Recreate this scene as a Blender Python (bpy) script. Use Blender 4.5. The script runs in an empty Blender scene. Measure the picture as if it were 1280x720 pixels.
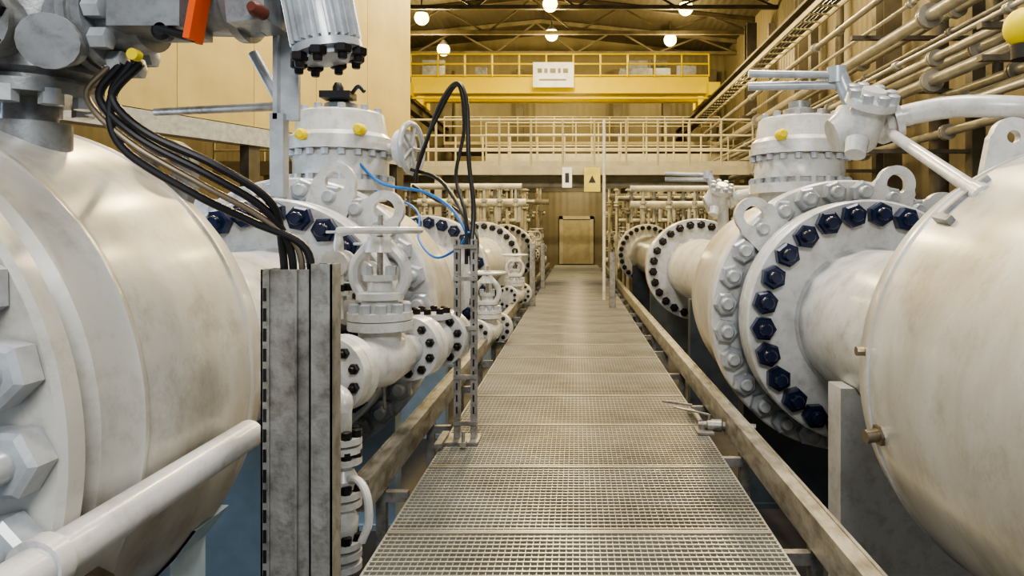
import bpy, math, random
from mathutils import Vector, Matrix
random.seed(4)
scene=bpy.context.scene
COL=scene.collection
EYE=1.5
FLOOR=-1.1
try: scene.view_settings.look='AgX - Medium High Contrast'
except Exception: pass
# ---------------------------------------------------------------- materials
def mat(name,col,rough=0.5,metal=0.0,var=0.12,scale=3.0,bump=0.0,stain=None,emit=None,stretch=None,bscale=60,ramp=(.32,.62),coat=0,scuff=0):
    m=bpy.data.materials.new(name); m.use_nodes=True
    nt=m.node_tree; b=nt.nodes["Principled BSDF"]
    b.inputs["Roughness"].default_value=rough; b.inputs["Metallic"].default_value=metal
    if coat: b.inputs["Coat Weight"].default_value=coat; b.inputs["Coat Roughness"].default_value=.18
    tc=nt.nodes.new("ShaderNodeTexCoord"); mp=nt.nodes.new("ShaderNodeMapping")
    nt.links.new(tc.outputs["Object"],mp.inputs[0])
    if stretch: mp.inputs["Scale"].default_value=stretch
    n=nt.nodes.new("ShaderNodeTexNoise"); n.inputs["Scale"].default_value=scale; n.inputs["Detail"].default_value=8
    n.inputs["Roughness"].default_value=.6
    nt.links.new(mp.outputs[0],n.inputs["Vector"])
    r=nt.nodes.new("ShaderNodeValToRGB")
    c2=stain if stain else [c*(1-var*2.2) for c in col]
    r.color_ramp.elements[0].position=ramp[0]; r.color_ramp.elements[1].position=ramp[1]
    r.color_ramp.elements[0].color=(*c2[:3],1); r.color_ramp.elements[1].color=(*[min(1,c*(1+var*.3)) for c in col],1)
    nt.links.new(n.outputs["Fac"],r.inputs["Fac"])
    out=r.outputs[0]
    if scuff:
        n3=nt.nodes.new("ShaderNodeTexNoise"); n3.inputs["Scale"].default_value=scuff; n3.inputs["Detail"].default_value=10; n3.inputs["Roughness"].default_value=.75
        r3=nt.nodes.new("ShaderNodeValToRGB"); r3.color_ramp.elements[0].position=.36; r3.color_ramp.elements[1].position=.50
        r3.color_ramp.elements[0].color=(.68,.66,.62,1); r3.color_ramp.elements[1].color=(1,1,1,1)
        mx=nt.nodes.new("ShaderNodeMix"); mx.data_type='RGBA'; mx.blend_type='MULTIPLY'; mx.inputs[0].default_value=.7
        nt.links.new(tc.outputs["Object"],n3.inputs["Vector"]); nt.links.new(n3.outputs["Fac"],r3.inputs["Fac"])
        nt.links.new(out,mx.inputs[6]); nt.links.new(r3.outputs[0],mx.inputs[7]); out=mx.outputs[2]
    nt.links.new(out,b.inputs["Base Color"])
    if bump:
        n2=nt.nodes.new("ShaderNodeTexNoise"); n2.inputs["Scale"].default_value=bscale
        nt.links.new(tc.outputs["Object"],n2.inputs["Vector"])
        bp=nt.nodes.new("ShaderNodeBump"); bp.inputs["Strength"].default_value=bump; bp.inputs["Distance"].default_value=0.01
        nt.links.new(n2.outputs["Fac"],bp.inputs["Height"]); nt.links.new(bp.outputs[0],b.inputs["Normal"])
    if emit:
        b.inputs["Emission Color"].default_value=(*emit[0],1); b.inputs["Emission Strength"].default_value=emit[1]
    return m
def cladding(name,col,axis,scale,strength=0.6):
    m=mat(name,col,0.5,0.1,0.12,0.6)
    nt=m.node_tree; b=nt.nodes["Principled BSDF"]
    tc=[n for n in nt.nodes if n.type=='TEX_COORD'][0]
    w=nt.nodes.new("ShaderNodeTexWave"); w.wave_type='BANDS'; w.bands_direction=axis; w.wave_profile='SIN'
    w.inputs["Scale"].default_value=scale
    nt.links.new(tc.outputs["Object"],w.inputs["Vector"])
    bp=nt.nodes.new("ShaderNodeBump"); bp.inputs["Strength"].default_value=strength; bp.inputs["Distance"].default_value=0.06
    nt.links.new(w.outputs["Fac"],bp.inputs["Height"]); nt.links.new(bp.outputs[0],b.inputs["Normal"])
    return m
M={}
M['body']=mat("painted_body_grey_cream",(0.52,0.515,0.485),0.33,0,0.1,1.3,0.12,stain=(0.35,0.315,0.25),stretch=(1.5,1.5,.6),bscale=22,ramp=(.32,.58),coat=.3,scuff=5)
M['white']=mat("painted_white",(0.58,0.59,0.585),0.30,0,0.1,4,0.10,stain=(0.43,0.42,0.39),ramp=(.28,.52),coat=.3,scuff=9)
M['grey']=mat("painted_grey",(0.25,0.265,0.275),0.34,0.15,0.15,6,0.12,stain=(.14,.14,.14),coat=.25,scuff=12)
M['greylight']=mat("nut_grey_paint",(0.44,0.47,0.50),0.30,0.1,0.15,10,0.05,coat=.25)
M['galv']=mat("galvanised_steel",(0.35,0.345,0.325),0.42,0.5,0.2,7,0.2,stain=(0.18,0.17,0.15),scuff=14)
M['grate']=mat("grating_steel",(0.42,0.415,0.38),0.32,0.5,0.15,1.0,stain=(.28,.265,.225),ramp=(.36,.6))
M['kerb']=mat("kerb_steel",(0.37,0.36,0.32),0.38,0.4,0.2,5,0.15,stain=(0.19,0.175,0.145),stretch=(3,.9,3),ramp=(.36,.6),scuff=10)
M['dark']=mat("dark_steel",(0.04,0.035,0.03),0.6,0.3,0.2,4)
M['navy']=mat("nut_dark_blue",(0.012,0.022,0.065),0.26,0.3,0.2,12)
M['black']=mat("black_rubber",(0.008,0.008,0.01),0.4,0,0.1,8)
M['blackp']=mat("black_nut",(0.012,0.011,0.012),0.4,0.3,0.1,8)
M['blue']=mat("blue_cable",(0.02,0.16,0.5),0.4)
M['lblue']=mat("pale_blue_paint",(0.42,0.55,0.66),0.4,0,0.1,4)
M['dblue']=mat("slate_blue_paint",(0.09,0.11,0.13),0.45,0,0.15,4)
M['orange']=mat("orange_paint",(0.75,0.10,0.008),0.35)
M['red']=mat("rust_red_paint",(0.13,0.035,0.02),0.5)
M['yellow']=mat("yellow_paint",(0.76,0.60,0.0),0.5,0,0.03,3)
M['tag']=mat("pale_yellow_tag",(0.72,0.64,0.16),0.5)
M['brass']=mat("brass",(0.30,0.25,0.18),0.35,0.8)
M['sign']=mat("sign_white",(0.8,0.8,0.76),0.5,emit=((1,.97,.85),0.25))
M['ink']=mat("sign_ink",(0.03,0.03,0.04),0.6)
M['pipe']=mat("rack_pipe_silver",(0.42,0.40,0.34),0.3,0.4,0.15,3)
M['bgpipe']=mat("manifold_paint",(0.47,0.45,0.37),0.38,0.1,0.2,3)
M['struct']=mat("structure_brown",(0.12,0.105,0.075),0.55,0.1,0.2,2)
M['rail']=mat("handrail_cream",(0.46,0.42,0.29),0.42,0.1,0.1,3)
M['floor']=mat("floor_concrete",(0.07,0.067,0.064),0.6,0,0.25,1.2,0.2)
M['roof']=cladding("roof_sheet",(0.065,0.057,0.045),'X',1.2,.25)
M['wallb']=cladding("wall_sheet_back",(0.20,0.175,0.11),'X',1.0,.12)
M['walls']=cladding("wall_sheet_side",(0.20,0.175,0.12),'Y',1.0,.25)
M['encl']=cladding("enclosure_sheet",(0.50,0.42,0.19),'X',1.0,0.06)
M['lamp']=mat("lamp_glow",(1,.8,.4),0.4,emit=((1.0,0.72,0.25),14))
M['door']=mat("door_paint",(0.40,0.35,0.22),0.5)
# ---------------------------------------------------------------- builder
def basis(a):
    a=Vector(a).normalized()
    h=Vector((0,0,1)) if abs(a.z)<0.9 else Vector((1,0,0))
    u=h.cross(a).normalized(); w=a.cross(u).normalized()
    return a,u,w
WL={}
class B:
    def __init__(s): s.v=[]; s.f=[]
    def rev(s,prof,c,axis=(0,1,0),seg=32,cap=True,phase=0):
        a,u,w=basis(axis); c=Vector(c); base=len(s.v); n=len(prof)
        for t,r in prof:
            for k in range(seg):
                an=2*math.pi*k/seg+phase
                s.v.append(c+a*t+u*(r*math.cos(an))+w*(r*math.sin(an)))
        for i in range(n-1):
            for k in range(seg):
                k2=(k+1)%seg
                s.f.append((base+i*seg+k,base+i*seg+k2,base+(i+1)*seg+k2,base+(i+1)*seg+k))
        if cap:
            s.f.append(tuple(base+k for k in range(seg))[::-1])
            s.f.append(tuple(base+(n-1)*seg+k for k in range(seg)))
        return s
    def cyl(s,p1,p2,r1,r2=None,seg=16,phase=0):
        p1=Vector(p1);p2=Vector(p2); d=(p2-p1)
        return s.rev([(0,r1),(d.length,r1 if r2 is None else r2)],p1,d,seg,True,phase)
    def box(s,lo,hi):
        return s.obox(((lo[0]+hi[0])/2,(lo[1]+hi[1])/2,(lo[2]+hi[2])/2),(1,0,0),(0,1,0),(hi[0]-lo[0],hi[1]-lo[1],hi[2]-lo[2]))
    def obox(s,c,u,v,size):
        c=Vector(c);u=Vector(u).normalized();v=Vector(v).normalized();w=u.cross(v).normalized()
        b=len(s.v)
        for z in(-.5,.5):
            for x,y in((-.5,-.5),(.5,-.5),(.5,.5),(-.5,.5)):
                s.v.append(c+u*(x*size[0])+v*(y*size[1])+w*(z*size[2]))
        s.f+= [(b,b+3,b+2,b+1),(b+4,b+5,b+6,b+7),(b,b+1,b+5,b+4),(b+1,b+2,b+6,b+5),(b+2,b+3,b+7,b+6),(b+3,b,b+4,b+7)]
        return s
    def bar(s,p1,p2,wd,ht):
        p1=Vector(p1);p2=Vector(p2);d=p2-p1;a,u,w=basis(d)
        return s.obox((p1+p2)/2,a,u,(d.length,wd,ht))
    def tube(s,pts,r,seg=10,sm=6):
        pts=[Vector(p) for p in pts]
        if sm>1 and len(pts)>2:
            out=[]
            P=[pts[0]*2-pts[1]]+pts+[pts[-1]*2-pts[-2]]
            for i in range(1,len(P)-2):
                for k in range(sm):
                    t=k/sm; a,b,c,d=P[i-1],P[i],P[i+1],P[i+2]
                    out.append(0.5*((2*b)+(c-a)*t+(2*a-5*b+4*c-d)*t*t+(3*b-a-3*c+d)*t**3))
            out.append(pts[-1]); pts=out
        T=[(pts[min(i+1,len(pts)-1)]-pts[max(i-1,0)]).normalized() for i in range(len(pts))]
        _,u,w=basis(T[0]); base=len(s.v)
        for i,p in enumerate(pts):
            u=(u-T[i]*u.dot(T[i])).normalized(); w=T[i].cross(u)
            for k in range(seg):
                an=2*math.pi*k/seg
                s.v.append(p+u*(r*math.cos(an))+w*(r*math.sin(an)))
        n=len(pts)
        for i in range(n-1):
            for k in range(seg):
                k2=(k+1)%seg
                s.f.append((base+i*seg+k,base+i*seg+k2,base+(i+1)*seg+k2,base+(i+1)*seg+k))
        s.f.append(tuple(base+k for k in range(seg))[::-1]); s.f.append(tuple(base+(n-1)*seg+k for k in range(seg)))
        return s
    def torus(s,c,axis,R,r,seg=32,ms=8):
        a,u,w=basis(axis); c=Vector(c); base=len(s.v)
        for i in range(seg):
            an=2*math.pi*i/seg; d=u*math.cos(an)+w*math.sin(an)
            for k in range(ms):
                b=2*math.pi*k/ms
                s.v.append(c+d*(R+r*math.cos(b))+a*(r*math.sin(b)))
        for i in range(seg):
            for k in range(ms):
                i2=(i+1)%seg;k2=(k+1)%ms
                s.f.append((base+i*ms+k,base+i2*ms+k,base+i2*ms+k2,base+i*ms+k2))
        return s
    def sphere(s,c,r,seg=20,sc=1):
        prof=[(-r*math.cos(math.pi*i/10)*sc,max(r*math.sin(math.pi*i/10),1e-4)) for i in range(11)]
        return s.rev(prof,c,(0,0,1),seg,True)
    def plate(s,c,out,side,nrm,L,W,hole,th):
        c=Vector(c);o=Vector(out).normalized();sd=Vector(side).normalized();n=Vector(nrm).normalized()
        N=32; base=len(s.v)
        for zz in(-th/2,th/2):
            for k in range(N):
                an=2*math.pi*k/N; ca,sa=math.cos(an),math.sin(an)
                if sa>=-.05: p=o*(W*sa)+sd*(W*ca)
                else:
                    t=1/max(abs(sa)/L,abs(ca)/(W*1.12))
                    p=o*(sa*t)+sd*(ca*t)
                s.v.append(c+p+n*zz)
            for k in range(N):
                an=2*math.pi*k/N
                s.v.append(c+o*(hole*math.sin(an))+sd*(hole*math.cos(an))+n*zz)
        for k in range(N):
            k2=(k+1)%N; b=base
            s.f.append((b+k,b+k2,b+N+k2,b+N+k)); s.f.append((b+2*N+k,b+3*N+k,b+3*N+k2,b+2*N+k2))
            s.f.append((b+k,b+2*N+k,b+2*N+k2,b+k2)); s.f.append((b+N+k,b+N+k2,b+3*N+k2,b+3*N+k))
        return s
    def prism(s,poly,y0,y1):
        base=len(s.v); n=len(poly)
        for y in(y0,y1):
            for x,z in poly: s.v.append(Vector((x,y,z)))
        s.f.append(tuple(range(base,base+n))); s.f.append(tuple(range(base+2*n-1,base+n-1,-1)))
        for k in range(n):
            k2=(k+1)%n; s.f.append((base+k,base+n+k,base+n+k2,base+k2))
        return s
    def mesh(s,name,m,origin=(0,0,0)):
        import bmesh
        o=Vector(origin); me=bpy.data.meshes.new(name)
        me.from_pydata([tuple(v-o) for v in s.v],[],s.f)
        bm=bmesh.new(); bm.from_mesh(me); bmesh.ops.recalc_face_normals(bm,faces=bm.faces); bm.to_mesh(me); bm.free()
        me.shade_smooth(); me.set_sharp_from_angle(angle=math.radians(32))
        me.materials.append(M[m] if isinstance(m,str) else m)
        return me
    def part(s,name,m,parent,label=None):
        wl=WL[parent.name]
        ob=bpy.data.objects.new(name,s.mesh(name,m,wl)); COL.objects.link(ob)
        ob.parent=parent; WL[ob.name]=wl
        if label: ob["label"]=label
        return ob
    def parts(s,name,m,parent,label=None):
        par=list(range(len(s.v)))
        def find(a):
            while par[a]!=a: par[a]=par[par[a]]; a=par[a]
            return a
        for f in s.f:
            r=find(f[0])
            for q in f[1:]: par[find(q)]=r
        comp={}
        for f in s.f: comp.setdefault(find(f[0]),[]).append(f)
        for fs in comp.values():
            t=B(); idx={}
            for f in fs:
                for q in f:
                    if q not in idx: idx[q]=len(t.v); t.v.append(s.v[q])
                t.f.append(tuple(idx[q] for q in f))
            t.part(name,m,parent,label)
    def top(s,name,m,label,cat,origin=None,**kw):
        if origin is None:
            xs=[v.x for v in s.v];ys=[v.y for v in s.v];zs=[v.z for v in s.v]
            origin=((min(xs)+max(xs))/2,(min(ys)+max(ys))/2,min(zs))
        ob=bpy.data.objects.new(name,s.mesh(name,m,origin)); COL.objects.link(ob); ob.location=origin
        ob["label"]=label; ob["category"]=cat; WL[ob.name]=Vector(origin)
        for k,v in kw.items(): ob[k]=v
        return ob
def empty(name,loc,label,cat,**kw):
    e=bpy.data.objects.new(name,None); e.empty_display_size=.2; e.location=loc; COL.objects.link(e)
    e["label"]=label; e["category"]=cat; WL[e.name]=Vector(loc)
    for k,v in kw.items(): e[k]=v
    return e
def place(me,name,parent,loc,rot=None):
    ob=bpy.data.objects.new(name,me); COL.objects.link(ob); ob.parent=parent
    ob.location=Vector(loc)-WL[parent.name]
    if rot: ob.rotation_euler=rot
    return ob
def copy_thing(root,delta):
    n=root.copy(); n.location=root.location+Vector(delta); COL.objects.link(n); WL[n.name]=WL[root.name]+Vector(delta)
    for c in list(root.children):
        k=c.copy(); COL.objects.link(k); k.parent=n
        for g in c.children:
            q=g.copy(); COL.objects.link(q); q.parent=k
    return n
def nutmesh(name,m,r):
    b=B(); b.rev([(0,r*1.02),(-r*.1,r*1.15),(-r*.95,r*1.15),(-r*1.12,r*.95)],(0,0,0),(0,1,0),6)
    b.rev([(0,r*.6),(-r*1.7,r*.6),(-r*1.9,r*.48)],(0,0,0),(0,1,0),12); return b.mesh(name,m)
NUT={}
for k,m,r in(('navy','navy',.080),('grey','greylight',.084),('black','blackp',.066),('big','greylight',.076),('small','blackp',.025)):
    NUT[k]=nutmesh("hex_nut_"+k,m,r)
def nuts(parent,c,R,n,kind,phase=0.0,flip=False):
    for i in range(n):
        an=phase+2*math.pi*i/n
        place(NUT[kind],"hex_nut",parent,(c[0]+R*math.cos(an),c[1],c[2]+R*math.sin(an)),(0,an,math.pi if flip else 0))
def P(px,py,Y): return ((px-720)*Y/900,Y,EYE+(290-py)*Y/900)
# ---------------------------------------------------------------- setting
def structure(b,name,m):
    o=b.top(name,m,"",""); del o["label"]; del o["category"]; o["kind"]="structure"; return o
XL,XR,YB,YF=-10.5,7.0,34.0,-3.0
structure(B().box((XL,YF,FLOOR-.2),(XR,YB,FLOOR)),"floor",'floor')
structure(B().box((XL,YB,FLOOR),(XR,YB+.3,11.5)),"wall_back",'wallb')
structure(B().box((XL-.3,YF,FLOOR),(XL,YB,11.5)),"wall_left",'walls')
structure(B().box((XR,YF,FLOOR),(XR+.3,YB,11.5)),"wall_right",'walls')
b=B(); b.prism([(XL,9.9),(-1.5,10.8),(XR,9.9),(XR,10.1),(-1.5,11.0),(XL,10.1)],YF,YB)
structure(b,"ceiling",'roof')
b=B(); b.box((-.62,YB-.12,0),(.66,YB,2.1)); structure(b,"door_1",'door')
b=B(); b.box((-.78,YB-.2,0),(-.62,YB,2.25)).box((.66,YB-.2,0),(.82,YB,2.25)).box((-.78,YB-.2,2.1),(.82,YB,2.25)); structure(b,"trim_1",'rail')
for i,y in enumerate((22,25.0,28.2,31.4)):
    e=empty("roof_truss",(-1.7,y,8.9),"brown steel roof truss below sheeting","roof truss",group="roof trusses")
    B().bar((XL,y,9.3),(XR,y,9.3),.14,.14).part("bottom_chord",'struct',e)
    B().bar((XL,y,9.8),(-1.5,y,10.68),.16,.16).bar((-1.5,y,10.68),(XR,y,9.8),.16,.16).parts("top_chord",'struct',e)
    w=B()
    xs=[XL+k*(XR-XL)/10 for k in range(11)]
    def zt(x): return 9.75+.9*(1-abs(x+1.5)/8.8)
    for k in range(10):
        if k%2: w.bar((xs[k],y,zt(xs[k])),(xs[k+1],y,9.3),.07,.07)
        else: w.bar((xs[k],y,9.3),(xs[k+1],y,zt(xs[k+1])),.07,.07)
    w.parts("web_member",'struct',e)
for x,y in((6.3,14.5),(6.3,20),(6.3,26),(6.3,33.4),(-5.9,33.4),(-2.6,33.4),(1.9,33.4),(4.2,33.4)):
    b=B(); b.box((x-.18,y-.2,FLOOR),(x+.18,y-.16,9.0)).box((x-.18,y+.16,FLOOR),(x+.18,y+.2,9.0)).box((x-.02,y-.16,FLOOR),(x+.02,y+.16,9.0)).top("steel_column",'struct',"brown steel H-section building column","column",group="building columns")
for z in(3.4,5.4,8.2):
    B().box((XL+.3,YB-.15,z),(XR-.3,YB-.01,z+.18)).top("wall_girt",'struct',"brown horizontal steel girt on the end wall","beam",group="wall girts")
lamp0=None
for x,y,z in((-5.45,29.6,9.0),(-5.66,26.4,9.35),(-.98,29.0,9.45),(-.9,25,9.4),(3.9,29.8,9.45),(3.87,25.4,9.4)):
    if lamp0 is None:
        lamp0=empty("pendant_lamp",(x,y,z),"glowing warm high-bay lamp hanging from roof","lamp",group="high-bay lamps")
        B().cyl((x,y,z+.30),(x,y,z+.9),.025).part("hanger_rod",'dark',lamp0)
        B().rev([(0,.22),(.06,.2),(.16,.10),(.22,.07)],(x,y,z+.16),(0,0,1),24).part("lamp_shade",'grey',lamp0)
        B().sphere((x,y,z),.26).part("bulb",'lamp',lamp0)
    else:
        copy_thing(lamp0,Vector((x,y,z))-WL[lamp0.name])
def point(loc,e,c,r=.3):
    l=bpy.data.lights.new("high_bay_or_fill",'POINT'); l.energy=e; l.color=c; l.shadow_soft_size=r
    o=bpy.data.objects.new("high_bay_or_fill_light",l); o.location=loc; COL.objects.link(o)
def area(loc,rot,sx,sy,e,c):
    l=bpy.data.lights.new("bay_or_fill_area",'AREA'); l.shape='RECTANGLE'; l.size=sx; l.size_y=sy; l.energy=e; l.color=c
    o=bpy.data.objects.new("ceiling_or_fill_light",l); o.location=loc; o.rotation_euler=rot; COL.objects.link(o)
WARM=(1.0,.76,.34)
for x in(-5.7,-.98,3.9):
    point((x,28,8.3),800,WARM)
    for y in(13,19): area((x,y,8.9),(0,0,0),.7,.7,560,(1.0,.77,.40))
area((-2.4,5.0,9.2),(0,math.radians(-8),0),1.6,3,720,(1,.91,.78))  # added overhead fill, keeps the foreground whiter than the rear
area((2.4,5.5,9.2),(0,math.radians(8),0),1.3,3,560,(1,.89,.74))  # matching added overhead fill on the right side
area((.4,-2.0,4.4),(math.radians(64),0,0),2.2,1.0,255,(1,.98,.95))  # added fill behind the camera, standing in for lamp rows out of view
area((-.3,21,8.9),(0,0,0),1.0,5,520,(1,.78,.40))  # added overhead fill to brighten the far walkway, no fixture there
point((0,31.5,3.3),170,(1,.82,.48),.2)  # added fill under the rear platform to brighten the far end, no lamp there
area((-5.2,4.2,1.9),(0,math.radians(-75),0),1.2,3.5,75,(.55,.75,1))  # added cool fill low on the left, not a ceiling lamp
w=bpy.data.worlds.new("world"); scene.world=w; w.use_nodes=True
w.node_tree.nodes["Background"].inputs[0].default_value=(.80,.90,1,1); w.node_tree.nodes["Background"].inputs[1].default_value=.52
# ---------------------------------------------------------------- walkway
GX0,GX1=-.94,.975
b=B()
n=60
for i in range(n+1):
    x=GX0+(GX1-GX0)*i/n; t=.012 if i in(0,n) else .0034
    b.box((x-t/2,0,-.032),(x+t/2,.99,-.002))
for j in range(23):
    y=.0+.99*j/22; t=.013 if j in(0,22) else .0062
    b.box((GX0,y-t,-.022),(GX1,y+t,.001 if j not in(0,22) else .005))
gm=b.mesh("grating_panel",'grate')
for i in range(31):
    o=bpy.data.objects.new("grating_panel",gm); o.location=(0,1.6+i*1.0,0); COL.objects.link(o)
    o["label"]="galvanised open-bar steel walkway grating panel"; o["category"]="floor grating"; o["group"]="walkway grating panels"
e=empty("walkway_frame",(0,1.6,FLOOR),"dark steel framing carrying the walkway grating","walkway frame")
b=B(); b.box((GX0-.02,1.5,-.16),(GX0+.06,32.8,-.033)).box((GX1-.06,1.5,-.16),(GX1+.02,32.8,-.033)); b.parts("stringer",'galv',e)
b=B()
for i in range(32): b.box((GX0+.06,1.53+i,-.14),(GX1-.06,1.61+i,-.033))
b.parts("cross_beam",'galv',e)
b=B()
for i in range(0,32,3):
    for x in(GX0+.02,GX1-.02): b.box((x-.04,1.53+i,FLOOR),(x+.04,1.61+i,-.16))
b.parts("leg",'galv',e)
for sx,y0 in((1,1.6),(-1,3.86)):
    e=empty("kerb_rail",(sx*1.15,y0,FLOOR),"long weathered steel channel kerb rail edging the walkway","kerb rail",group="walkway kerb rails")
    poly=[(0,0),(.09,0),(.09,.012),(.012,.012),(.012,.158),(.09,.158),(.09,.178),(.075,.178),(.075,.17),(0,.17)]
    poly=[(sx*(1.11+p),q) for p,q in poly]
    b=B(); b.prism(poly,y0,31)
    b.part("channel",'kerb',e)
    b=B()
    y=y0+.4
    while y<31:
        b.box((sx*1.155-.03,y,FLOOR),(sx*1.155+.03,y+.06,0)); y+=1.45
    b.parts("support_post",'galv',e)
    b=B(); y=y0+.4
    while y<31:
        b.box((min(sx*.997,sx*1.125),y,-.1),(max(sx*.997,sx*1.125),y+.05,-.04)); y+=1.45
    b.parts("bracket",'galv',e)
# ---------------------------------------------------------------- pipe lines
AZ=EYE-.676
RP=.545
def saddle(x,y,z,r,hw,th,m='lblue',label="pale blue steel saddle support under the pipe"):
    poly=[(x-hw,FLOOR),(x+hw,FLOOR)]
    top=z-r*.55
    poly.append((x+hw,top))
    a0=math.asin(min(1,(z-top)/(r+.004)))
    N=14
    for k in range(N+1):
        a=-a0-(math.pi-2*a0)*k/N
        poly.append((x+(r+.004)*math.cos(a),z+(r+.004)*math.sin(a)))
    poly.append((x-hw,top))
    b=B(); b.prism(poly,y-th/2,y+th/2)
    b.box((x-hw-.04,y-th/2-.03,FLOOR),(x+hw+.04,y+th/2+.03,FLOOR+.05))
    return b.top("pipe_saddle",m,label,"pipe support",group="pipe saddles")
def flange(b,x,y0,y1,z,R,seg=80):
    b.rev([(y0,R-.015),(y0+.015,R),(y1-.015,R),(y1,R-.015)],(x,0,z),(0,1,0),seg)
def lug(par,x,y,z,ang,r,W=.15,L=.2,hole=.07,th=.05,m='white'):
    o=Vector((math.cos(ang),0,math.sin(ang))); s=Vector((-math.sin(ang),0,math.cos(ang)))
    B().plate(Vector((x,y,z))+o*r,o,s,(0,1,0),L,W,hole,th).part("lifting_lug",m,par)
def near_valve(sx,y0,y1,zc,label):
    x=sx*2.2
    e=empty("trunnion_ball_valve",(x,(y0+y1)/2,FLOOR),label,"valve",group="large ball valves")
    L=y1-y0
    if sx<0:
        B().rev([(y0-.09,.955),(y0-.075,.97),(y0-.015,.97),(y0,.955)],(x,0,zc),(0,1,0),128).part("end_flange",'body',e)
        prof=[(y0,.90),(y0+.07,.90),(y0+.10,.935),(y0+.26,.945),(y0+.27,.952),(y0+.29,.952),(y0+.30,.946),(y0+L*.55,.965),(y1-.26,.962),(y1-.25,.97),(y1-.235,.97),(y1-.225,.96),(y1-.12,.945),(y1-.03,.91),(y1,.86),(y1,.5)]
    else:
        prof=[(y0,.5),(y0,.86),(y0+.1,.93),(y0+.3,.955),(y0+L*.5,.985),(y1-.24,.98),(y1-.235,.988),(y1-.215,.988),(y1-.21,.978),(y1-.10,.965),(y1-.03,.93),(y1,.87),(y1,.5)]
    B().rev(prof,(x,0,zc),(0,1,0),128).part("body",'body',e)
    return e
def spool(sx,y0,y1,label,kind='navy',r=RP,R=.92,nn=26):
    x=sx*2.2
    e=empty("pipe_spool",(x,(y0+y1)/2,FLOOR),label,"pipe",group="large pipe spools")
    B().cyl((x,y0,AZ),(x,y1-.13,AZ),r,seg=80).rev([(y1-.20,r+.003),(y1-.15,r+.03)],(x,0,AZ),(0,1,0),80).part("pipe",'white',e)
    b=B(); flange(b,x,y1-.17,y1,AZ,R); b.part("flange",'white',e)
    nuts(e,(x,y1-.17,AZ),R-.11,nn,kind,phase=.05)
    return e
b=B(); b.rev([(0,.035),(.05,.035),(.055,.02)],(0,0,0),(0,0,1),6); NUTV=b.mesh("bonnet_bolt",'greylight')
b=B(); b.rev([(0,.026),(.036,.026),(.04,.018)],(0,0,0),(0,0,1),6); NUTB=b.mesh("flange_bolt",'blackp')
def mid_valve(sx,y0,y1,label):
    x=sx*2.2; R=1.0
    e=empty("flanged_ball_valve",(x,(y0+y1)/2,FLOOR),label,"valve",group="large flanged ball valves")
    b=B(); b.cyl((x,y0+.06,AZ),(x,y0+.30,AZ),.70,seg=80); flange(b,x,y0+.0,y0+.12,AZ,.92); b.part("end_flange",'white',e)
    b=B(); flange(b,x,y0+.28,y0+.48,AZ,1.10); b.part("body_flange",'white',e)
    nuts(e,(x,y0+.28,AZ),1.0,28,'grey',phase=.12)
    nuts(e,(x,y0+.12,AZ),.80,26,'grey',phase=.05,flip=True)
    b=B(); b.rev([(y0+.48,.95),(y0+.58,.97),(y0+.9,1.0),(y1-.6,1.0),(y1-.35,.97),(y1-.2,.9),(y1-.1,.7),(y1,.58)],(x,0,AZ),(0,1,0),96); b.part("body",'body',e)
    ys=(y0+y1)/2+.12
    zt=AZ+R-.04; xb=x-sx*.06
    b=B(); b.rev([(0,.40),(.08,.38),(.081,.47),(.17,.47),(.171,.40),(.22,.40),(.221,.42),(.40,.42),(.44,.40),(.441,.47),(.5,.47),(.501,.45),(.56,.45),(.6,.41),(.78,.38),(.8,.35)],(xb,ys,zt),(0,0,1),48)
    b.part("bonnet",'white',e)
    for k in range(20):
        a=2*math.pi*k/20
        place(NUTV,"bonnet_bolt",e,(xb+.44*math.cos(a),ys+.44*math.sin(a),zt+.17))
        place(NUTV,"bonnet_bolt",e,(xb+.432*math.cos(a),ys+.432*math.sin(a),zt+.385))
        if k%2==0: place(NUTV,"bonnet_bolt",e,(xb+.33*math.cos(a),ys+.33*math.sin(a),zt+.79))
    B().rev([(0,.16),(.08,.15),(.10,.1),(.16,.1)],(xb,ys,zt+.8),(0,0,1),20).part("stem_housing",'grey',e)
    B().rev([(0,.05),(.09,.05),(.12,.03)],(xb-sx*.28,ys-.33,zt+.6),(0,-1,0),12).part("grease_fitting",'yellow',e,"yellow grease fitting")
    B().rev([(0,.05),(.09,.05),(.12,.03)],(xb+sx*.20,ys-.37,zt+.55),(0,-1,0),12).part("grease_fitting",'yellow',e,"yellow grease fitting")
    for a in(math.radians(134),math.radians(71),math.radians(49)):
        lug(e,x,y0+.22,AZ,a,1.12,.15,.26,.08,.07)
    return e
nvr=near_valve(1,.9,3.24,AZ+.07,"huge grey-cream painted ball valve body with gear operator")
sp=spool(1,3.245,5.56,"white pipe spool with large dark-blue-nut flange")
mvr=mid_valve(1,5.565,8.0,"white flanged ball valve with drum-shaped bonnet beside walkway")
spool(1,8.0,13.2,"long cream pipe spool ending in black-nut flange",kind='black')
spool(1,13.62,22.5,"long far cream pipe spool with black-nut flange",kind='black')
def pair(sx,y,kind='black'):
    e=empty("flange_collar",(sx*2.2,y+.1,FLOOR),"cream collar flange bolted against pipe spool","flange",group="mating flanges")
    b=B(); flange(b,sx*2.2,y+.005,y+.15,AZ,.92); b.rev([(y+.14,.75),(y+.4,.55),(y+.42,.53)],(sx*2.2,0,AZ),(0,1,0),64); b.part("flange",'body',e)
    nuts(e,(sx*2.2,y+.15,AZ),.80,24,kind,phase=.05,flip=True)
pair(1,13.2); pair(1,22.5)
nvl=near_valve(-1,1.82,3.0,AZ+.12,"huge grey-cream ball valve body with large hex nuts and stains")
nuts(nvl,(-2.2,1.73,AZ+.12),.875,26,'big',phase=0.02)
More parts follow.
